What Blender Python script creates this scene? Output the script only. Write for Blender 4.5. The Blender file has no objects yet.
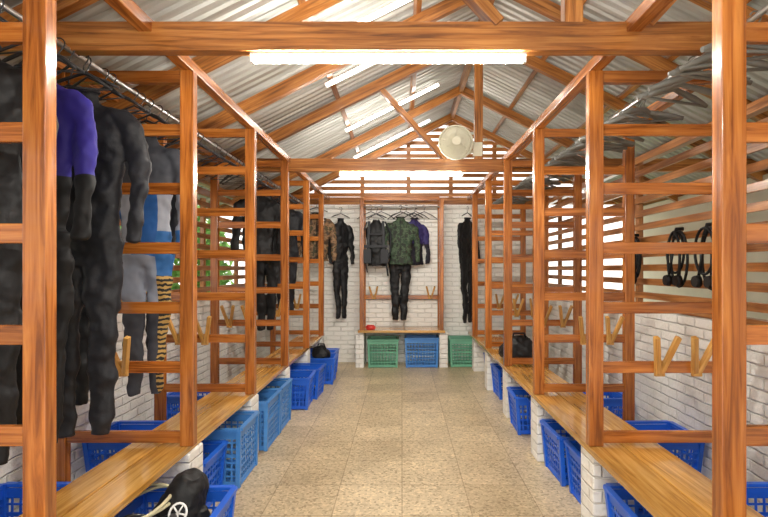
import bpy, bmesh, math, random
from mathutils import Vector, Matrix
random.seed(7)
S=bpy.context.scene
S.view_settings.view_transform='Standard'
S.view_settings.exposure=.5
F=493.5
# ------------------------------------------------------------ materials
def newmat(name):
    m=bpy.data.materials.new(name); m.use_nodes=True
    nt=m.node_tree; b=nt.nodes['Principled BSDF']
    return m,nt,b
def N(nt,t,**k):
    n=nt.nodes.new(t)
    for a,v in k.items(): setattr(n,a,v)
    return n
def ramp(nt,stops,interp='LINEAR'):
    r=N(nt,'ShaderNodeValToRGB'); cr=r.color_ramp; cr.interpolation=interp
    while len(cr.elements)<len(stops): cr.elements.new(0.5)
    for e,(p,c) in zip(cr.elements,stops): e.position=p; e.color=(*c,1)
    return r
def plain(name,col,rough=.5,metal=0,var=.15,scale=8,bump=0.0,bscale=60,spec=.5):
    m,nt,b=newmat(name)
    tc=N(nt,'ShaderNodeTexCoord'); n=N(nt,'ShaderNodeTexNoise'); n.inputs['Scale'].default_value=scale; n.inputs['Detail'].default_value=5
    nt.links.new(tc.outputs['Object'],n.inputs['Vector'])
    r=ramp(nt,[(.3,tuple(c*(1-var) for c in col)),(.7,tuple(min(1,c*(1+var)) for c in col))])
    nt.links.new(n.outputs['Fac'],r.inputs['Fac']); nt.links.new(r.outputs['Color'],b.inputs['Base Color'])
    b.inputs['Roughness'].default_value=rough; b.inputs['Metallic'].default_value=metal; b.inputs['Specular IOR Level'].default_value=spec
    if bump>0:
        n2=N(nt,'ShaderNodeTexNoise'); n2.inputs['Scale'].default_value=bscale
        nt.links.new(tc.outputs['Object'],n2.inputs['Vector'])
        bp=N(nt,'ShaderNodeBump'); bp.inputs['Strength'].default_value=bump; bp.inputs['Distance'].default_value=.01
        nt.links.new(n2.outputs['Fac'],bp.inputs['Height']); nt.links.new(bp.outputs['Normal'],b.inputs['Normal'])
    return m
def wood(name,c1,c2,c3,rough=.32,coat=.3):
    m,nt,b=newmat(name)
    uv=N(nt,'ShaderNodeUVMap'); uv.uv_map='UVMap'
    mp=N(nt,'ShaderNodeMapping'); mp.inputs['Scale'].default_value=(2.2,42,1)
    n=N(nt,'ShaderNodeTexNoise'); n.inputs['Scale'].default_value=1; n.inputs['Detail'].default_value=8; n.inputs['Distortion'].default_value=.9; n.inputs['Roughness'].default_value=.6
    nt.links.new(uv.outputs['UV'],mp.inputs['Vector']); nt.links.new(mp.outputs['Vector'],n.inputs['Vector'])
    r=ramp(nt,[(.34,c1),(.5,c2),(.66,c3)])
    nt.links.new(n.outputs['Fac'],r.inputs['Fac'])
    mp2=N(nt,'ShaderNodeMapping'); mp2.inputs['Scale'].default_value=(.9,3,1)
    n2=N(nt,'ShaderNodeTexNoise'); n2.inputs['Scale'].default_value=1.3
    nt.links.new(uv.outputs['UV'],mp2.inputs['Vector']); nt.links.new(mp2.outputs['Vector'],n2.inputs['Vector'])
    r2=ramp(nt,[(.35,(.66,.63,.58)),(.65,(1.12,1.12,1.12))])
    nt.links.new(n2.outputs['Fac'],r2.inputs['Fac'])
    mx=N(nt,'ShaderNodeMix',data_type='RGBA',blend_type='MULTIPLY'); mx.inputs['Factor'].default_value=1
    nt.links.new(r.outputs['Color'],mx.inputs['A']); nt.links.new(r2.outputs['Color'],mx.inputs['B'])
    nt.links.new(mx.outputs['Result'],b.inputs['Base Color'])
    b.inputs['Roughness'].default_value=rough; b.inputs['Coat Weight'].default_value=coat; b.inputs['Coat Roughness'].default_value=.12
    bp=N(nt,'ShaderNodeBump'); bp.inputs['Strength'].default_value=.2; bp.inputs['Distance'].default_value=.003
    nt.links.new(n.outputs['Fac'],bp.inputs['Height']); nt.links.new(bp.outputs['Normal'],b.inputs['Normal'])
    return m
M_wood=wood('varnished_wood',(.20,.055,.010),(.43,.135,.022),(.58,.22,.045),.26,.45)
M_beam=wood('beam_wood',(.19,.065,.015),(.42,.155,.034),(.58,.26,.07))
M_slat=wood('slat_wood',(.28,.10,.025),(.48,.19,.05),(.62,.29,.10))
M_bench=wood('bench_wood',(.38,.18,.033),(.61,.32,.07),(.75,.44,.13),.2,.55)
M_peg=wood('peg_wood',(.48,.23,.045),(.64,.34,.08),(.76,.46,.15))

def brickmat():
    m,nt,b=newmat('white_painted_brick')
    g=N(nt,'ShaderNodeNewGeometry'); s=N(nt,'ShaderNodeSeparateXYZ'); nt.links.new(g.outputs['Position'],s.inputs[0])
    a=N(nt,'ShaderNodeMath',operation='ADD'); nt.links.new(s.outputs['X'],a.inputs[0]); nt.links.new(s.outputs['Y'],a.inputs[1])
    c=N(nt,'ShaderNodeCombineXYZ'); nt.links.new(a.outputs[0],c.inputs['X']); nt.links.new(s.outputs['Z'],c.inputs['Y'])
    nz=N(nt,'ShaderNodeTexNoise'); nz.inputs['Scale'].default_value=9; nt.links.new(g.outputs['Position'],nz.inputs['Vector'])
    vs=N(nt,'ShaderNodeVectorMath',operation='SCALE'); vs.inputs['Scale'].default_value=.018; nt.links.new(nz.outputs['Color'],vs.inputs[0])
    va=N(nt,'ShaderNodeVectorMath',operation='ADD'); nt.links.new(c.outputs[0],va.inputs[0]); nt.links.new(vs.outputs[0],va.inputs[1])
    br=N(nt,'ShaderNodeTexBrick'); br.inputs['Scale'].default_value=1; br.inputs['Brick Width'].default_value=.21; br.inputs['Row Height'].default_value=.068
    br.inputs['Mortar Size'].default_value=.008; br.inputs['Mortar Smooth'].default_value=.85
    br.inputs['Color1'].default_value=(.92,.91,.87,1); br.inputs['Color2'].default_value=(.89,.88,.84,1); br.inputs['Mortar'].default_value=(.83,.82,.78,1)
    nt.links.new(va.outputs[0],br.inputs['Vector'])
    nt.links.new(br.outputs['Color'],b.inputs['Base Color']); b.inputs['Roughness'].default_value=.6
    n2=N(nt,'ShaderNodeTexNoise'); n2.inputs['Scale'].default_value=35; n2.inputs['Detail'].default_value=4; nt.links.new(g.outputs['Position'],n2.inputs['Vector'])
    iv=N(nt,'ShaderNodeMath',operation='MULTIPLY_ADD'); iv.inputs[1].default_value=-1; iv.inputs[2].default_value=1; nt.links.new(br.outputs['Fac'],iv.inputs[0])
    ad=N(nt,'ShaderNodeMath',operation='MULTIPLY_ADD'); ad.inputs[1].default_value=.8; nt.links.new(n2.outputs['Fac'],ad.inputs[0]); nt.links.new(iv.outputs[0],ad.inputs[2])
    bp=N(nt,'ShaderNodeBump'); bp.inputs['Strength'].default_value=.9; bp.inputs['Distance'].default_value=.012
    nt.links.new(ad.outputs[0],bp.inputs['Height']); nt.links.new(bp.outputs['Normal'],b.inputs['Normal'])
    return m
M_brick=brickmat()
def floormat():
    m,nt,b=newmat('terrazzo_tiles')
    g=N(nt,'ShaderNodeNewGeometry')
    br=N(nt,'ShaderNodeTexBrick'); br.offset=0; br.inputs['Scale'].default_value=1; br.inputs['Brick Width'].default_value=.4; br.inputs['Row Height'].default_value=.4
    br.inputs['Mortar Size'].default_value=.0035; br.inputs['Mortar Smooth'].default_value=.2
    br.inputs['Color1'].default_value=(.66,.545,.375,1); br.inputs['Color2'].default_value=(.54,.435,.285,1); br.inputs['Mortar'].default_value=(.38,.29,.18,1)
    nt.links.new(g.outputs['Position'],br.inputs['Vector'])
    v=N(nt,'ShaderNodeTexVoronoi'); v.inputs['Scale'].default_value=75; nt.links.new(g.outputs['Position'],v.inputs['Vector'])
    bw=N(nt,'ShaderNodeSeparateColor'); nt.links.new(v.outputs['Color'],bw.inputs[0])
    r=ramp(nt,[(0,(.5,.46,.38)),(.3,(.93,.93,.9)),(.75,(1.04,1.03,1.0)),(1,(1.3,1.3,1.28))])
    nt.links.new(bw.outputs[0],r.inputs['Fac'])
    mx=N(nt,'ShaderNodeMix',data_type='RGBA',blend_type='MULTIPLY'); mx.inputs['Factor'].default_value=.85
    nt.links.new(br.outputs['Color'],mx.inputs['A']); nt.links.new(r.outputs['Color'],mx.inputs['B'])
    n=N(nt,'ShaderNodeTexNoise'); n.inputs['Scale'].default_value=2.2; n.inputs['Detail'].default_value=7; nt.links.new(g.outputs['Position'],n.inputs['Vector'])
    r2=ramp(nt,[(.3,(.80,.78,.75)),(.7,(1.1,1.09,1.06))]); nt.links.new(n.outputs['Fac'],r2.inputs['Fac'])
    m2=N(nt,'ShaderNodeMix',data_type='RGBA',blend_type='MULTIPLY'); m2.inputs['Factor'].default_value=1
    nt.links.new(mx.outputs['Result'],m2.inputs['A']); nt.links.new(r2.outputs['Color'],m2.inputs['B'])
    nt.links.new(m2.outputs['Result'],b.inputs['Base Color']); b.inputs['Roughness'].default_value=.35
    return m
M_floor=floormat()
def roofmat():
    m,nt,b=newmat('corrugated_metal')
    g=N(nt,'ShaderNodeNewGeometry'); mp=N(nt,'ShaderNodeMapping'); mp.inputs['Scale'].default_value=(.7,6,.7)
    nt.links.new(g.outputs['Position'],mp.inputs['Vector'])
    n=N(nt,'ShaderNodeTexNoise'); n.inputs['Scale'].default_value=1.5; n.inputs['Detail'].default_value=6; nt.links.new(mp.outputs['Vector'],n.inputs['Vector'])
    r=ramp(nt,[(.3,(.38,.38,.355)),(.5,(.54,.55,.53)),(.7,(.70,.71,.70))]); nt.links.new(n.outputs['Fac'],r.inputs['Fac'])
    nt.links.new(r.outputs['Color'],b.inputs['Base Color']); b.inputs['Metallic'].default_value=.25; b.inputs['Roughness'].default_value=.42
    return m
M_roof=roofmat()
M_leaf=plain('foliage_green',(.16,.34,.06),.6,0,.6,3)
M_grass=plain('grass',(.22,.30,.1),.9,0,.4,4)
M_plaster=plain('cream_plaster',(.78,.73,.60),.8,0,.1,2)
M_blue=plain('blue_plastic',(.018,.13,.70),.3,0,.12,4)
M_lblue=plain('light_blue_plastic',(.07,.26,.66),.35,0,.12,4)
M_green=plain('green_plastic',(.15,.42,.28),.4,0,.15,4)
M_steel=plain('galvanised_steel',(.5,.5,.5),.3,.9,.1)
M_dkhang=plain('dark_plastic_hanger',(.02,.02,.024),.35)
M_gyhang=plain('grey_plastic_hanger',(.17,.175,.165),.4)
M_cream=plain('cream_plastic',(.74,.72,.58),.45,0,.04)
M_black=plain('black_neoprene',(.007,.0075,.009),.55,0,.3,6,.12,70,.35)
M_char=plain('charcoal_neoprene',(.012,.013,.018),.55,0,.3,6,.12,70,.35)
M_red=plain('red_plastic',(.6,.03,.02),.4)
M_hose=plain('hose_rubber',(.62,.58,.38),.4)
M_white=plain('white_enamel',(.85,.85,.84),.4,0,.03)
def emis(name,st):
    m=bpy.data.materials.new(name); m.use_nodes=True; nt=m.node_tree; nt.nodes.clear()
    e=N(nt,'ShaderNodeEmission'); e.inputs['Color'].default_value=(1,.945,.84,1); e.inputs['Strength'].default_value=st
    o=N(nt,'ShaderNodeOutputMaterial'); nt.links.new(e.outputs[0],o.inputs[0]); return m
M_tube=emis('fluorescent_glow',205); M_glint=emis('roof_reflection_glow',13)  # the weaker glow is for reflection streaks on the roof, not lamps
def camo(name,cols,sc=7):
    m,nt,b=newmat(name); tc=N(nt,'ShaderNodeTexCoord')
    n=N(nt,'ShaderNodeTexNoise'); n.inputs['Scale'].default_value=sc; n.inputs['Detail'].default_value=2; nt.links.new(tc.outputs['Object'],n.inputs['Vector'])
    st=[(0,cols[0]),(.42,cols[1]),(.5,cols[2]),(.58,cols[3])]
    r=ramp(nt,st,'CONSTANT'); nt.links.new(n.outputs['Fac'],r.inputs['Fac']); nt.links.new(r.outputs['Color'],b.inputs['Base Color']); b.inputs['Roughness'].default_value=.7
    return m
M_camog=camo('camouflage_green',[(.015,.02,.012),(.025,.055,.027),(.06,.095,.05),(.015,.022,.015)],16)
M_camob=camo('camouflage_brown',[(.05,.03,.015),(.15,.08,.035),(.24,.14,.07),(.06,.05,.02)],16)
def panels(name,base,pl,rough=.6):
    m,nt,b=newmat(name); tc=N(nt,'ShaderNodeTexCoord'); s=N(nt,'ShaderNodeSeparateXYZ')
    nz=N(nt,'ShaderNodeTexNoise'); nz.inputs['Scale'].default_value=2.5; nt.links.new(tc.outputs['Object'],nz.inputs['Vector'])
    vs=N(nt,'ShaderNodeVectorMath',operation='SCALE'); vs.inputs['Scale'].default_value=.10; nt.links.new(nz.outputs['Color'],vs.inputs[0])
    va=N(nt,'ShaderNodeVectorMath',operation='ADD'); nt.links.new(tc.outputs['Object'],va.inputs[0]); nt.links.new(vs.outputs[0],va.inputs[1])
    nt.links.new(va.outputs[0],s.inputs[0])
    cur=None
    for (x0,x1,z0,z1,col) in pl:
        fac=None
        for out,thr,op in (('X',x0,'GREATER_THAN'),('X',x1,'LESS_THAN'),('Z',z0,'GREATER_THAN'),('Z',z1,'LESS_THAN')):
            c=N(nt,'ShaderNodeMath',operation=op); c.inputs[1].default_value=thr+.05; nt.links.new(s.outputs[out],c.inputs[0])
            if fac is None: fac=c.outputs[0]
            else:
                k=N(nt,'ShaderNodeMath',operation='MULTIPLY'); nt.links.new(fac,k.inputs[0]); nt.links.new(c.outputs[0],k.inputs[1]); fac=k.outputs[0]
        mx=N(nt,'ShaderNodeMix',data_type='RGBA'); nt.links.new(fac,mx.inputs['Factor'])
        if cur is None: mx.inputs['A'].default_value=(*base,1)
        else: nt.links.new(cur,mx.inputs['A'])
        if col=='zebra':
            w=N(nt,'ShaderNodeTexWave'); w.bands_direction='Z'; w.inputs['Scale'].default_value=11; w.inputs['Distortion'].default_value=3; w.inputs['Detail Scale'].default_value=3
            nt.links.new(tc.outputs['Object'],w.inputs['Vector'])
            r=ramp(nt,[(0,(.02,.02,.02)),(.5,(.45,.29,.09))],'CONSTANT'); nt.links.new(w.outputs['Fac'],r.inputs['Fac']); nt.links.new(r.outputs['Color'],mx.inputs['B'])
        else: mx.inputs['B'].default_value=(*col,1)
        cur=mx.outputs['Result']
    nt.links.new(cur,b.inputs['Base Color']); b.inputs['Roughness'].default_value=rough; b.inputs['Specular IOR Level'].default_value=.3
    return m
# ------------------------------------------------------------ mesh builder
class MB:
    def __init__(s): s.bm=bmesh.new(); s.uv=s.bm.loops.layers.uv.new('UVMap'); s.mi=0
    def beam(s,p0,p1,w,h,up=None):
        p0=Vector(p0);p1=Vector(p1); d=(p1-p0); L=d.length; d.normalize()
        if up is None: up=Vector((0,1,0)) if abs(d.z)>.9 else Vector((0,0,1))
        up=Vector(up); side=d.cross(up).normalized(); u=side.cross(d).normalized()
        vs=[]
        for e in (p0,p1):
            for a,b in ((-1,-1),(1,-1),(1,1),(-1,1)): vs.append(s.bm.verts.new(e+side*(a*w/2)+u*(b*h/2)))
        o=random.random()*40; o2=random.random()*40
        cu=[(0,0),(w,0),(w,h),(0,h)]; per=[0,w,w+h,2*w+h,2*w+2*h]
        for i in range(4):
            j=(i+1)%4
            f=s.bm.faces.new((vs[i],vs[j],vs[4+j],vs[4+i])); f.material_index=s.mi
            c=[(0,per[i]),(0,per[i+1]),(L,per[i+1]),(L,per[i])]
            for l,(a,b) in zip(f.loops,c): l[s.uv].uv=(a+o,b+o2)
        for idx in ((3,2,1,0),(4,5,6,7)):
            f=s.bm.faces.new([vs[k] for k in idx]); f.material_index=s.mi
            for l,k in zip(f.loops,idx): l[s.uv].uv=(cu[k%4][0]*.5+o,cu[k%4][1]+o2)
    def box(s,x0,x1,y0,y1,z0,z1):
        dx,dy,dz=x1-x0,y1-y0,z1-z0; cx,cy,cz=(x0+x1)/2,(y0+y1)/2,(z0+z1)/2
        if dz>=dx and dz>=dy: s.beam((cx,cy,z0),(cx,cy,z1),dx,dy,(0,1,0))
        elif dx>=dy: s.beam((x0,cy,cz),(x1,cy,cz),dy,dz)
        else: s.beam((cx,y0,cz),(cx,y1,cz),dx,dz)
    def tube(s,path,r,n=8,closed=False,cap=True):
        P=[Vector(p) for p in path]; rs=r if isinstance(r,(list,tuple)) else [r]*len(P); rings=[]
        ref=None
        for i,p in enumerate(P):
            if closed: t=(P[(i+1)%len(P)]-P[i-1])
            else: t=P[min(i+1,len(P)-1)]-P[max(i-1,0)]
            t.normalize()
            if ref is None: ref=Vector((0,0,1)) if abs(t.z)<.9 else Vector((0,1,0))
            a=t.cross(ref)
            if a.length<1e-4: a=t.cross(Vector((1,0,0)))
            a.normalize(); b=a.cross(t).normalized(); ref=b
            rings.append([s.bm.verts.new(p+a*math.cos(2*math.pi*k/n)*rs[i]+b*math.sin(2*math.pi*k/n)*rs[i]) for k in range(n)])
        m=len(P)
        for i in range(m if closed else m-1):
            A=rings[i];B=rings[(i+1)%m]
            for k in range(n):
                f=s.bm.faces.new((A[k],A[(k+1)%n],B[(k+1)%n],B[k])); f.material_index=s.mi; f.smooth=True
        if not closed and cap:
            for R in (rings[0][::-1],rings[-1]):
                f=s.bm.faces.new(R); f.material_index=s.mi
    def loft(s,rings,n=20,pw=2.0):
        RR=[]
        for cx,cy,cz,rx,ry in rings:
            R=[]
            for k in range(n):
                a=2*math.pi*k/n; c,q=math.cos(a),math.sin(a)
                R.append(s.bm.verts.new((cx+rx*math.copysign(abs(c)**(2/pw),c),cy+ry*math.copysign(abs(q)**(2/pw),q),cz)))
            RR.append(R)
        for A,B in zip(RR,RR[1:]):
            for k in range(n):
                f=s.bm.faces.new((A[k],A[(k+1)%n],B[(k+1)%n],B[k])); f.smooth=True; f.material_index=s.mi
        s.bm.faces.new(RR[0][::-1]).material_index=s.mi; s.bm.faces.new(RR[-1]).material_index=s.mi
    def done(s,name,mats,bevel=0,smooth=False,loc=(0,0,0),rot=(0,0,0),parent=None):
        bmesh.ops.recalc_face_normals(s.bm,faces=s.bm.faces)
        me=bpy.data.meshes.new(name); s.bm.to_mesh(me); s.bm.free()
        if not isinstance(mats,(list,tuple)): mats=[mats]
        for m in mats: me.materials.append(m)
        o=bpy.data.objects.new(name,me); S.collection.objects.link(o); o.location=loc; o.rotation_euler=rot
        if parent: o.parent=parent
        if smooth:
            for p in me.polygons: p.use_smooth=True
        if bevel:
            b=o.modifiers.new('bev','BEVEL'); b.width=bevel; b.segments=2; b.limit_method='ANGLE'
        return o
def empty(name,loc=(0,0,0)):
    e=bpy.data.objects.new(name,None); S.collection.objects.link(e); e.location=loc; return e
# ------------------------------------------------------------ room shell
XL,XR,YB,YF=-2.05,1.95,7.42,-1.2
RX,RZ=.74,3.76
def roofz(x): return RZ-.5*abs(x-RX)
m=MB(); m.box(XL-.12,XR+.12,YF,YB+.12,-.1,0); m.done('floor',M_floor)
m=MB(); m.box(-12,-2.3,-6,16,-.2,-.1); m.box(2.2,12,-6,16,-.2,-.1); m.box(-2.3,2.2,YB+.2,16,-.2,-.1); m.done('ground_outside',M_grass)
m=MB(); m.box(XL-.12,XR+.12,YB,YB+.12,0,2.36); m.done('wall_back',M_brick)
m=MB(); m.box(XL-.12,XL,YF,YB,0,1.08); m.done('wall_left',M_brick,.006)
m=MB(); m.box(XR,XR+.12,YF,YB,0,1.08); m.done('wall_right',M_brick,.006)
m=MB(); m.box(3.45,3.57,YF,YB+.12,-.1,2.3); m.done('wall_neighbour',M_plaster,.006)
def slatwall(name,x,sg):
    m=MB()
    z=1.16
    while z<2.28:
        m.box(x-.01,x+.01,YF,YB-.01,z,z+.052); z+=.112
    y=YF+.1
    while y<YB-.1:
        xx=x+sg*.03; m.box(xx-.02,xx+.02,y,y+.06,1.12,2.34 if sg>0 else 2.15); y+=1.05
    m.box(x-.03,x+.03,YF,YB-.01,1.085,1.12); m.box(x-.03,x+.03,YF,YB-.01,2.27,2.33) if sg>0 else m.box(x-.015,x+.015,YF,YB-.01,2.22,2.24)
    return m.done(name,M_slat,.002)
slatwall('slatted_screen_left',XL-.03,-1); slatwall('slatted_screen_right',XR+.03,1)
m=MB(); z=2.49
while z<3.66:
    hw=(RZ-.06-z-.06)/.5
    a=max(XL-.1,RX-hw); b=min(3.4,RX+hw)
    if b-a>.06: m.box(a,b,YB+.02,YB+.04,z,z+.056)
    z+=.098
for x in (-1.3,-.6,.1,.74,1.4,2.1,2.8):
    m.box(x-.03,x+.03,YB+.04,YB+.09,2.4,roofz(x)-.05)
m.done('slatted_gable',M_slat,.002)
def roofside(name,x0,x1):
    bm=bmesh.new(); pitch=.09; prof=[(0,0),(.03,0),(.042,.018),(.077,.018)]; ys=[]
    y=-1.6
    while y<8.0:
        for a,h in prof: ys.append((y+a,h))
        y+=pitch
    prev=None
    for y,h in ys:
        A=bm.verts.new((x0,y,roofz(x0)+h)); B=bm.verts.new((x1,y,roofz(x1)+h))
        if prev: bm.faces.new((prev[0],prev[1],B,A))
        prev=(A,B)
    me=bpy.data.meshes.new(name); bm.to_mesh(me); bm.free(); me.materials.append(M_roof)
    o=bpy.data.objects.new(name,me); S.collection.objects.link(o)
roofside('ceiling',-2.45,RX); roofside('ceiling.001',RX,3.9)
m=MB(); m.beam((RX,-1.6,RZ-.09),(RX,8,RZ-.09),.05,.12)
for x in (-2.1,-1.35,-.62,.12,1.36,2.1,2.8,3.5):
    m.beam((x,-1.6,roofz(x)-.03),(x,8,roofz(x)-.03),.045,.05,(.5 if x>RX else -.5,0,1))
m.done('roof_purlins',M_beam,.003)
def truss(y,full=True):
    m=MB(); 
    for sx in (-1,1):
        xe=-2.3 if sx<0 else 3.78
        m.beam((xe,y,roofz(xe)-.11),(RX,y,RZ-.11),.055,.10)
    if full:
        m.box(-2.15,3.42,y,y+.06,2.34,2.465)
        m.box(RX-.04,RX+.04,y,y+.06,2.46,RZ-.14)
        m.beam((RX-.32,y+.03,2.46),(-.23,y+.03,3.17),.05,.08,(0,1,0)); m.beam((RX+.32,y+.03,2.46),(1.71,y+.03,3.17),.05,.08,(0,1,0))
    return m.done('roof_truss' if full else 'roof_rafters',M_beam,.004)
for y in (-.51,2.12,4.75): truss(y)
for y in (.8,3.05,3.88,6.2,7.3): truss(y,False)
m=MB(); m.box(-2.15,3.42,7.34,7.41,2.36,2.47); m.done('tie_beam',M_beam,.004)
# ------------------------------------------------------------ lamps, added fill tube, roof reflection streaks
def lamp_or_glint(c,d,L=1.2,down=(0,0,-1),mt=M_tube):
    c=Vector(c); d=Vector(d).normalized(); dn=Vector(down).normalized()
    e=empty('fluorescent_light_or_glint',c)  # real tubes and the glowing roof reflections share this builder
    m=MB(); m.beam(-d*L/2,d*L/2,.026,.012,-dn)
    for s in (-1,1): m.beam(d*s*(L/2-.008),d*s*(L/2-.008)+dn*.036,.022,.016,d)
    m.done('backing_bar',M_white,.002,parent=e)
    m=MB(); m.tube([-d*(L/2-.014)+dn*.022,d*(L/2-.014)+dn*.022],.014,12); m.done('tube',mt,parent=e)
lamp_or_glint((-.06,2.15,2.333),(1,0,0)); lamp_or_glint((-.01,4.78,2.333),(1,0,0)); lamp_or_glint((0,-.48,2.333),(1,0,0))  # last tube is unseen, added behind the camera as soft fill
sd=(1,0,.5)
for x,y in ((-.12,3.5),(-.13,4.22),(-.12,5.62),(-.15,6.92),(-.15,1.8)):  # reflections on the roof sheets, built as dim glowing bars
    lamp_or_glint((x,y,roofz(x)-.075),sd,1.2,(.447,0,-.894),M_glint)
# ------------------------------------------------------------ racks
FR=[(n+.41)*1.05 for n in range(0,7)]
LI,LO=(-1.07,-1.14),(-1.73,-1.80)
RI,RO=(1.035,.96),(1.69,1.62)
RZS=[.533,.893,1.20,1.508,1.815,2.118]
def rack(xi,xo,name):
    m=MB(); a,b=sorted(xi); c,d=sorted(xo); lo,hi=min(a,c),max(b,d)
    for y in FR:
        m.box(a,b,y,y+.05,.489,2.42); m.box(c,d,y,y+.05,0.0,2.42)
        q=sorted((a,b,c,d))
        for z in RZS: m.box(q[1],q[2],y+.012,y+.036,z-.03,z+.03)
        m.box(q[1],q[2],y+.004,y+.044,2.36,2.42)
    for q0,q1 in ((a,b),(c,d)):
        m.box(q0+.005,q1-.005,.3,YB-.02,2.42,2.475)
    m.mi=1
    sgn=1 if xi[0]>0 else -1
    for y in FR[1:]:
        for xx in (.36,.55):
            X=xi[0]+sgn*xx if sgn<0 else .96+xx
            for dx in (-.05,.06):
                m.beam((X+dx*.15,y+.0,.87),(X+dx,y-.07,1.06),.024,.03,(0,1,0))
            m.beam((X,y+.0,.85),(X,y+.0,.93),.05,.02,(0,1,0))
    m.mi=2
    cx=(lo+hi)/2
    m.tube([(cx,.3,2.345),(cx,7.36,2.345)],.012,8)
    return m.done(name,[M_wood,M_peg,M_steel],.003)
rack(LI,LO,'hanging_rack'); rack(RI,RO,'hanging_rack')
m=MB(); m.box(-1.255,-1.10,.2,7.0,.452,.487); m.box(-1.42,-1.262,.2,7.0,.452,.487); m.done('wooden_bench',M_bench,.004)
m=MB(); m.box(.96,1.14,.2,7.2,.452,.487); m.box(1.147,1.34,.2,7.2,.452,.487); m.done('wooden_bench',M_bench,.004)
for y in FR[1:]:
    m=MB(); m.box(-1.32,-1.09,y,y+.18,0,.45); m.done('brick_pillar',M_brick,.008)
    m=MB(); m.box(.98,1.20,y,y+.18,0,.45); m.done('brick_pillar',M_brick,.008)
# back rack
e=MB(); y=6.98
for x in (-.60,.53):
    e.box(x,x+.06,y,y+.05,.53,2.40); e.box(x,x+.06,7.34,7.39,.53,2.355)
    for z in (.9,1.5,2.1): e.box(x+.015,x+.045,y+.05,7.34,z,z+.05)
e.box(-.54,.53,y+.002,y+.048,2.37,2.43); e.box(-.54,.53,7.345,7.385,.95,1.01)
e.mi=1
for x in (-.42,.42):
    for dx in (-.06,.06): e.beam((x+dx*.2,7.34,.96),(x+dx,7.24,1.14),.025,.03,(0,1,0))
e.mi=2; e.tube([(-.57,7.15,2.30),(.56,7.15,2.30)],.012)
e.mi=3; e.box(-.62,.61,6.95,7.17,.50,.535); e.box(-.62,.61,7.175,7.40,.50,.535)
e.done('hanging_rack',[M_wood,M_peg,M_steel,M_bench],.003)
for x in (-.66,.53):
    m=MB(); m.box(x,x+.12,7.0,7.38,0,.495); m.done('brick_pillar',M_brick,.006)
# ------------------------------------------------------------ baskets
def basket_mesh(w,d,h,tp=.05,name='b',vs=.042,hs=4):
    m=MB(); t=.006
    def P(sx,sy,z):
        k=1-tp*2*(1-z/h)
        return Vector((sx*w/2*k,sy*d/2*k,z))
    cs=[(-1,-1),(1,-1),(1,1),(-1,1)]
    for i in range(4):
        a=cs[i];b=cs[(i+1)%4]
        ln=w if a[1]==b[1] else d
        nrm=Vector(((a[0]+b[0])/2,(a[1]+b[1])/2,0))
        n=max(4,int(ln/vs))
        for z,hh in ((h-.045,.05),(.02,.035)):
            m.beam(P(*a,z),P(*b,z),t,hh)
        for q in range(1,hs+1):
            z=.03+(h-.08)*q/(hs+1); m.beam(P(*a,z),P(*b,z),t*.8,.010 if q!=hs//2+1 else .02)
        for q in range(1,n):
            f=q/n; m.beam(P(*a,.03).lerp(P(*b,.03),f),P(*a,h-.06).lerp(P(*b,h-.06),f),.011,t*.8,nrm)
        m.beam(P(*a,h-.008)+nrm*.008,P(*b,h-.008)+nrm*.008,.03,.016)
        m.beam(P(*a,0),P(*a,h),.028,.028,(0,1,0))
    k=1-tp*2
    nx=8
    for q in range(nx+1): 
        x=-w/2*k+w*k*q/nx; m.beam((x,-d/2*k,.008),(x,d/2*k,.008),.02,.008)
    for q in range(nx+1):
        y=-d/2*k+d*k*q/nx; m.beam((-w/2*k,y,.012),(w/2*k,y,.012),.02,.008)
    bmesh.ops.recalc_face_normals(m.bm,faces=m.bm.faces)
    me=bpy.data.meshes.new(name); m.bm.to_mesh(me); m.bm.free(); return me
def put(me,mat,x,y,z=0,yaw=0,name='plastic_basket'):
    if not me.materials: me.materials.append(mat)
    o=bpy.data.objects.new(name,me); S.collection.objects.link(o); o.location=(x,y,z); o.rotation_euler=(0,0,math.radians(yaw)); return o
bA=basket_mesh(.44,.60,.32,.06); bB=basket_mesh(.38,.36,.32,.07); bC=basket_mesh(.40,.38,.38,.02,hs=6)
bD=basket_mesh(.41,.36,.40,.03,hs=6); bE=basket_mesh(.45,.36,.42,.03,hs=6)
for x,y,w,yw in ((-1.05,2.14,bA,1),(-1.3,2.91,bB,0),(-1.12,5.06,bB,2),(-1.08,5.46,bB,-2),(-1.02,6.13,bB,2),(-1.06,6.53,bB,0),
                 (1.24,2.16,bA,-1),(1.23,2.93,bB,0),(1.20,3.35,bB,2),(1.16,4.32,bB,-2),(1.26,3.96,bB,0),(1.26,5.05,bB,0),(1.22,5.45,bB,1),(1.26,6.2,bB,0),
                 (1.71,3.31,bB,2),(1.685,2.18,bA,0),(1.71,4.3,bB,0),(-1.82,3.31,bB,0),(-1.82,4.38,bB,0),(-1.78,2.18,bA,0)):
    put(w,M_blue,x,y,.002,yw)
put(bC,M_lblue,-1.24,3.34,.002,0,'plastic_crate'); put(bC,M_lblue,-1.24,3.98,.002,0,'plastic_crate'); put(bC,M_lblue,-1.24,4.40,.002,0,'plastic_crate')
put(bD,M_green,-.27,7.17,.002,0,'plastic_crate'); put(bE,M_lblue,.28,7.17,.002,0,'plastic_crate'); 
bG=bD.copy(); put(bG,M_green,.90,7.20,.002,0,'plastic_crate')
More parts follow.
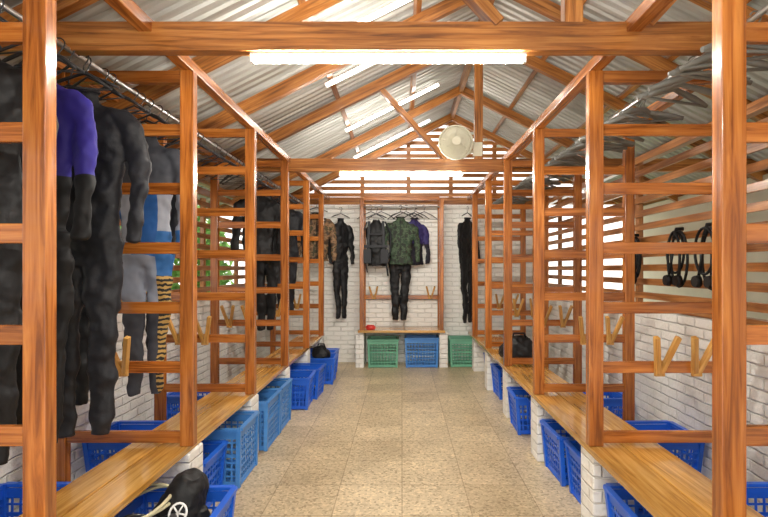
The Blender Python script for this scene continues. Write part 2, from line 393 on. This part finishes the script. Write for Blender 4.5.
# ------------------------------------------------------------ hangers
def hanger(m,x,y,z,yaw,r=.005,w=.20,drop=.10,bar=True):
    c,s=math.cos(yaw),math.sin(yaw)
    T=lambda u,v:(x+u*c,y+u*s,z+v)
    hook=[T(.022*math.cos(a),.022*math.sin(a)-.01) for a in [math.pi-.3-(math.pi+.5)*k/7 for k in range(8)]]+[T(0,-.05),T(0,-.085)]
    m.tube(hook,.003,6)
    m.tube([T(-w,-.09-drop),T(-w*.6,-.09-drop*.45),T(0,-.08),T(w*.6,-.09-drop*.45),T(w,-.09-drop)],[r*.9,r*1.4,r,r*1.4,r*.9],8)
    if bar: m.tube([T(-w,-.09-drop),T(w,-.09-drop)],r*.6,6)
m=MB()
y=1.62
while y<6.9:
    if not any(abs(y-f-.02)<.06 for f in FR): hanger(m,-1.435,y,2.355,random.uniform(-.35,.35))
    y+=random.uniform(.06,.14)
m.done('coat_hangers',M_dkhang)
m=MB(); y=1.85
while y<6.6:
    if not any(abs(y-f-.02)<.07 for f in FR): hanger(m,1.325,y,2.355,random.uniform(-.6,.6),.012 if y<4.5 else .008,.21,.05,random.random()<.5)
    y+=random.uniform(.04,.11)
m.done('coat_hangers',M_gyhang)
m=MB()
for x in (-.45,-.3,-.02,.06,.2,.32): hanger(m,x,7.15,2.312,random.uniform(-.2,.2))
m.done('coat_hangers',M_dkhang)
# ------------------------------------------------------------ garments
tex=bpy.data.textures.new('wrinkle','CLOUDS'); tex.noise_scale=.10
def garment(name,mat,loc,yaw=0,kind='suit',L=1.45,w=1.0,th=.66,hang=True,seed=0,arm=.62,aw=1.0):
    rnd=random.Random(seed)
    m=MB(); k=L/1.45; j=lambda a:rnd.uniform(-a,a)
    if kind in('suit','jacket','vest'):
        end=-.72*k if kind=='suit' else -.66
        m.loft([(0,0,.01,.055*w,.05*th),(0,0,-.03,.075*w,.055*th),(0,0,-.06,.13*w,.05*th),(0,0,-.115,.185*w,.06*th),(0,0,-.20,.19*w,.07*th),(j(.01),0,-.36,.168*w,.065*th),(j(.01),0,-.5,.15*w,.06*th),(j(.01),0,-.62,.163*w,.06*th),(j(.01),0,end,.17*w,.055*th)])
        if kind!='vest':
            for s in (-1,1):
                al=arm
                m.loft([(s*.14*w,0,-.07,.05*aw,.045*th),(s*.188*w,0,-.12,.056*aw,.053*th),(s*.222*w,0,-.22,.052*aw,.048*th),(s*(.236*w+j(.01)),-.015,-.36*al/.62,.045*aw,.040*th),(s*(.240*w+j(.015)),-.03,-.5*al/.62,.039*aw,.034*th),(s*(.240*w+j(.02)),-.045,-al-.03,.034*aw,.028*th)],14)
    if kind=='suit' or kind=='trousers':
        top=-.62*k if kind=='suit' else -.02
        for s in (-1,1):
            a=j(.012)
            m.loft([(s*.084*w,0,top,.088*w,.058*th),(s*.084*w,0,top-.14*k,.084*w,.06*th),(s*.080*w,j(.01),top-.34*k,.068*w,.052*th),(s*(.073+a)*w,j(.015),top-.48*k,.060*w,.045*th),(s*(.069+a)*w,j(.015),top-.62*k,.056*w,.044*th),(s*(.065+a)*w,0,top-.83*k,.045*w,.034*th)],16)
        if kind=='trousers': m.loft([(0,0,.0,.155*w,.05*th),(0,0,-.2,.17*w,.055*th)])
    e=empty(name,loc); e.rotation_euler=(0,0,math.radians(yaw))
    o=m.done('body',mat,parent=e)
    r=o.modifiers.new('rm','REMESH'); r.mode='VOXEL'; r.voxel_size=.009; r.use_smooth_shade=True
    sm=o.modifiers.new('sm','SMOOTH'); sm.iterations=2
    d=o.modifiers.new('dp','DISPLACE'); d.texture=tex; d.strength=.045; d.mid_level=.5; d.texture_coords='GLOBAL'
    sm=o.modifiers.new('sm2','SMOOTH'); sm.iterations=2
    if hang:
        h=MB(); hanger(h,0,0,.175,0,.006,.15,.05,False); h.done('hanger',M_dkhang,parent=e)
    if kind in('suit','jacket'):
        c=MB(); c.tube([(.06*w*math.cos(a),.052*th*math.sin(a),.015) for a in [2*math.pi*q/20 for q in range(20)]],.009,8,True)
        c.tube([(0,-.058*th,-.0),(0,-.072*th-.008,-.1),(0,-.082*th-.01,-.22),(0,-.078*th-.01,-.38),(0,-.072*th-.01,-.52)],.004,6)
        c.done('collar_and_zip',M_char,parent=e)
    return e
P_blue=panels('purple_wetsuit',(.007,.0075,.009),[(-.4,.02,-.3,.1,(.03,.02,.20)),(.08,.4,-.40,.1,(.03,.022,.24)),(.0,.08,-.12,.1,(.02,.02,.14))])
P_bw=panels('blue_white_wetsuit',(.05,.055,.07),[(-.4,.4,-.72,-.30,(.32,.34,.40)),(-.06,.06,-.75,-.30,(.02,.10,.33)),(-.4,-.12,-.9,-.32,(.03,.13,.38)),(.15,.4,-.75,-.28,(.24,.26,.32)),(.06,.4,-.95,-.55,(.03,.13,.36)),(-.4,.06,-1.0,-.70,(.24,.27,.34)),(.06,.4,-1.6,-.80,'zebra')])
P_pur=panels('purple_jacket',(.02,.018,.03),[(-.4,.4,-.35,.1,(.05,.04,.16))])
garment('wetsuit',M_black,(-1.47,1.72,2.165),3,seed=1,L=1.45,w=.93)
garment('wetsuit',P_blue,(-1.45,1.93,2.165),-4,seed=2,L=1.45,w=.98)
garment('wetsuit',M_char,(-1.40,2.17,2.165),5,seed=3,L=1.5,w=1.0)
garment('wetsuit',M_black,(-1.56,2.31,2.165),-8,seed=33,L=1.4,w=.85)
garment('wetsuit',P_bw,(-1.48,2.86,2.165),8,seed=4,L=1.5,w=.88)
garment('wetsuit',M_char,(-1.62,3.12,2.165),-5,seed=5,L=1.4,w=.8,hang=False)
garment('rash_jacket',M_black,(-1.44,4.95,2.165),10,'jacket',seed=6,w=.9)
garment('wetsuit',M_black,(-1.42,5.15,2.165),-10,seed=7,w=.9,L=1.4)
garment('wetsuit',M_char,(-1.40,5.95,2.165),10,seed=8,L=1.3,w=.9)
garment('camouflage_jacket',M_camob,(-1.19,6.88,2.165),10,'jacket',seed=9,w=1.0)
garment('wetsuit',M_black,(-.90,7.25,2.12),35,seed=10,L=1.45,w=.75)
garment('camouflage_jacket',M_camog,(-.02,7.1,2.125),0,'jacket',seed=11,arm=.6)
garment('wetsuit_trousers',M_black,(-.03,7.22,1.6),0,'trousers',L=1.62,seed=12,hang=False,w=1.0)
garment('rash_jacket',P_pur,(.18,7.24,2.125),30,'jacket',seed=13,w=.9)
garment('wetsuit',M_black,(.95,7.15,2.12),50,seed=14,L=1.5)
def vest(x,y,z,yaw,seed,w=.8):
    e=garment('buoyancy_vest',M_black,(x,y,z),yaw,'vest',seed=seed,w=w,th=1.1)
    m=MB()
    for s in (-1,1):
        m.box(s*.12-.055,s*.12+.055,-.13,-.06,-.62,-.42); m.beam((s*.10,-.08,-.02),(s*.11,-.105,-.42),.04,.012,(0,1,0))
    m.box(-.17,.17,-.115,-.095,-.40,-.36); m.box(-.1,.1,-.115,-.095,-.22,-.195)
    m.tube([(.13,-.08,-.03),(.21,-.09,-.2),(.2,-.10,-.45),(.15,-.12,-.62),(.17,-.11,-.8)],.014,8)
    m.tube([(-.13,-.08,-.03),(-.2,-.09,-.25),(-.17,-.10,-.5),(-.12,-.11,-.75)],.010,8)
    m.done('pockets_and_hoses',M_char,.01,parent=e)
vest(-.37,7.1,2.10,0,20)
# regulators hung on the right-hand screen slats
for (yy,zz,sd2) in ((3.1,1.66,1),(3.45,1.66,2),(4.1,1.66,3)):
    rr=random.Random(sd2); m=MB()
    for q in range(3):
        a0=rr.uniform(-.04,.04); wd=rr.uniform(.06,.11); ln=rr.uniform(.28,.42)
        m.tube([(1.93-.012*q,yy+a0+wd*math.sin(t),zz-ln/2+ln/2*math.cos(t)) for t in [2*math.pi*i/24 for i in range(24)]],.009,8,True)
    m.tube([(1.965,yy,zz+.02),(1.92,yy,zz+.02),(1.90,yy,zz-.05)],.014,8)
    for s in (-.07,.06):
        m.tube([(1.90,yy+s,zz-.34),(1.87,yy+s,zz-.34)],[.042,.036],16); m.tube([(1.92,yy+s*.6,zz-.1),(1.90,yy+s,zz-.30)],.009,8)
    m.done('scuba_regulator',M_black)
def bag(name,mat,loc,sx,sy,sz,seed):
    rnd=random.Random(seed); m=MB()
    m.loft([(0,0,0,sx*.8,sy*.8),(0,0,sz*.1,sx,sy),(rnd.uniform(-.02,.02),0,sz*.45,sx*.95,sy*.95),(rnd.uniform(-.03,.03),0,sz*.8,sx*.7,sy*.7),(0,0,sz,sx*.3,sy*.3)],20,2.6)
    for i in range(4):
        a=rnd.uniform(0,6.28); cx,cy=sx*.6*math.cos(a),sy*.6*math.sin(a)
        m.loft([(cx,cy,0,sx*.4,sy*.4),(cx,cy,sz*.3,sx*.45,sy*.45),(cx,cy,sz*.65,sx*.2,sy*.2)],14,2.4)
    e=empty(name,loc)
    o=m.done('body',mat,parent=e); r=o.modifiers.new('r','REMESH'); r.mode='VOXEL'; r.voxel_size=.01; r.use_smooth_shade=True
    s=o.modifiers.new('s','SMOOTH'); s.iterations=4
    d=o.modifiers.new('dp','DISPLACE'); d.texture=tex; d.strength=.05; d.texture_coords='GLOBAL'
    h=MB(); h.tube([(-sx*.5,-sy*.3,sz*.75),(-sx*.3,-sy*.35,sz*1.15),(sx*.3,-sy*.35,sz*1.15),(sx*.5,-sy*.3,sz*.75)],.01,8); h.done('strap',M_char,parent=e)
bag('gear_bag',M_black,(1.17,5.0,.505),.17,.2,.22,1)
bag('gear_bag',M_black,(-1.0,6.15,.3),.11,.12,.15,4)
m=MB(); m.loft([(-.45,7.05,.537,.06,.05),(-.45,7.05,.57,.065,.055),(-.45,7.05,.6,.05,.04)],16,3)
m.tube([(-.45+.07*math.cos(a),7.05+.06*math.sin(a),.565+.02*math.sin(2*a)) for a in [2*math.pi*q/16 for q in range(16)]],.006,6,True)
m.done('diving_mask',M_red,.004)
# near basket contents : hood with emblem, hoses
e=empty('diving_hood',(-1.01,2.24,.30)); e.rotation_euler=(.1,.25,.1)
m=MB(); m.loft([(0,0,-.17,.08,.10),(0,0,-.08,.115,.12),(0,0,.0,.105,.12),(.01,.02,.07,.09,.11),(.01,.03,.13,.075,.085),(.01,.03,.17,.04,.05)],22,2.2)
m.loft([(.10,-.02,-.14,.03,.05),(.11,-.02,-.02,.035,.05),(.10,-.02,.05,.02,.03)],14)
o=m.done('body',M_black,parent=e)
r=o.modifiers.new('r','REMESH'); r.mode='VOXEL'; r.voxel_size=.008; r.use_smooth_shade=True
d=o.modifiers.new('dp','DISPLACE'); d.texture=tex; d.strength=.04; d.texture_coords='GLOBAL'
m=MB(); m.tube([(.02+.035*math.cos(a),-.112+.02*math.sin(a),.065+.035*math.sin(a)) for a in [2*math.pi*q/18 for q in range(18)]],.005,8,True)
for q in range(5):
    a=2*math.pi*q/5; m.tube([(.02+.035*math.cos(a),-.112+.02*math.sin(a),.065+.035*math.sin(a)),(.02,-.112,.065)],.004,5)
m.done('emblem',M_white,parent=e)
m=MB(); pts=[]
for q in range(46):
    a=2*math.pi*q/22; pts.append((-1.14+.12*math.cos(a),2.16+.2*math.sin(a),.345+.0012*q+.015*math.sin(a*1.5)))
m.tube(pts,.008,8); m.done('regulator_hose',M_hose)
m=MB(); pts=[(-1.06+.12*math.cos(a),2.0+.15*math.sin(a),.33+.02*math.sin(3*a)) for a in [2*math.pi*q/30 for q in range(44)]]
m.tube(pts,.012,8); m.done('regulator_hose',M_dkhang)
bag('wetsuit_bundle',M_black,(-1.05,1.98,.02),.15,.17,.24,9)
# ------------------------------------------------------------ fan
fc=Vector((.50,4.58,2.575)); e=empty('wall_fan',fc); m=MB()
R=.155
for yy,rr in ((-.05,R*.5),(-.035,R*.8),(0,R),(.03,R*.9)):
    m.tube([(rr*math.cos(a),yy,rr*math.sin(a)) for a in [2*math.pi*q/32 for q in range(32)]],.003 if yy else .009,6,True)
for q in range(40):
    a=2*math.pi*q/40; c,s=math.cos(a),math.sin(a)
    m.tube([(.03*c,-.055,.03*s),(R*.5*c,-.05,R*.5*s),(R*.85*c,-.03,R*.85*s),(R*c,0,R*s)],.0022,5)
m.tube([(0,.012,0),(0,.03,0),(0,.05,0)],[R*.98,R*.88,R*.45],36)
m.tube([(0,-.062,0),(0,-.045,0)],.04,20); m.tube([(0,.0,0),(0,.12,0)],[.045,.04],20)
m.tube([(0,.1,0),(.0,.13,-.06),(.12,.16,-.07),(.22,.165,-.03)],.014,10); m.box(.18,.27,.15,.169,-.09,.04)
m.done('cage_and_mount',M_cream,parent=e)
m=MB()
for q in range(3):
    a0=2*math.pi*q/3
    ps=[]
    for rr,da,yy in ((.03,-.5,-.02),(.12,-.6,-.03),(.135,0,-.015),(.13,.4,-.0),(.03,.5,-.0)):
        ps.append(m.bm.verts.new((rr*math.cos(a0+da),yy,rr*math.sin(a0+da))))
    m.bm.faces.new(ps)
o=m.done('blades',M_cream,parent=e); so=o.modifiers.new('s','SOLIDIFY'); so.thickness=.003
# ------------------------------------------------------------ foliage outside
def bush(name,cx,cy,rx,ry,rz,n):
    bm=bmesh.new()
    for i in range(n):
        v=Vector((random.gauss(0,1),random.gauss(0,1),random.gauss(0,1))).normalized()*random.uniform(.55,1)
        p=Vector((cx+v.x*rx,cy+v.y*ry,max(.0,rz+v.z*rz)))
        a=Vector((random.uniform(-1,1),random.uniform(-1,1),random.uniform(-1,1))).normalized(); b=a.orthogonal().normalized()
        l=random.uniform(.07,.14); w=l*.35
        q=[bm.verts.new(p+a*x+b*y) for x,y in ((-l,0),(-l*.2,w),(l,0),(-l*.2,-w))]; bm.faces.new(q)
    me=bpy.data.meshes.new(name); bm.to_mesh(me); bm.free(); me.materials.append(M_leaf)
    o=bpy.data.objects.new(name,me); S.collection.objects.link(o)
bush('garden_bush',-3.4,4.2,.7,1.6,1.15,3500); bush('garden_bush',-3.5,7.6,.7,1.7,1.3,3500)
# ------------------------------------------------------------ world, camera
w=bpy.data.worlds.new('World'); S.world=w; w.use_nodes=True; nt=w.node_tree
bg=nt.nodes['Background']; bg.inputs['Color'].default_value=(1,.97,.915,1); bg.inputs['Strength'].default_value=1.7
cam=bpy.data.cameras.new('camera'); co=bpy.data.objects.new('camera',cam); S.collection.objects.link(co)
co.location=(0,0,1.4); co.rotation_euler=(math.pi/2,0,0)
cam.sensor_width=36; cam.lens=F/768*36; cam.shift_x=-18/768; cam.shift_y=10.5/768; cam.clip_start=.05
S.camera=co
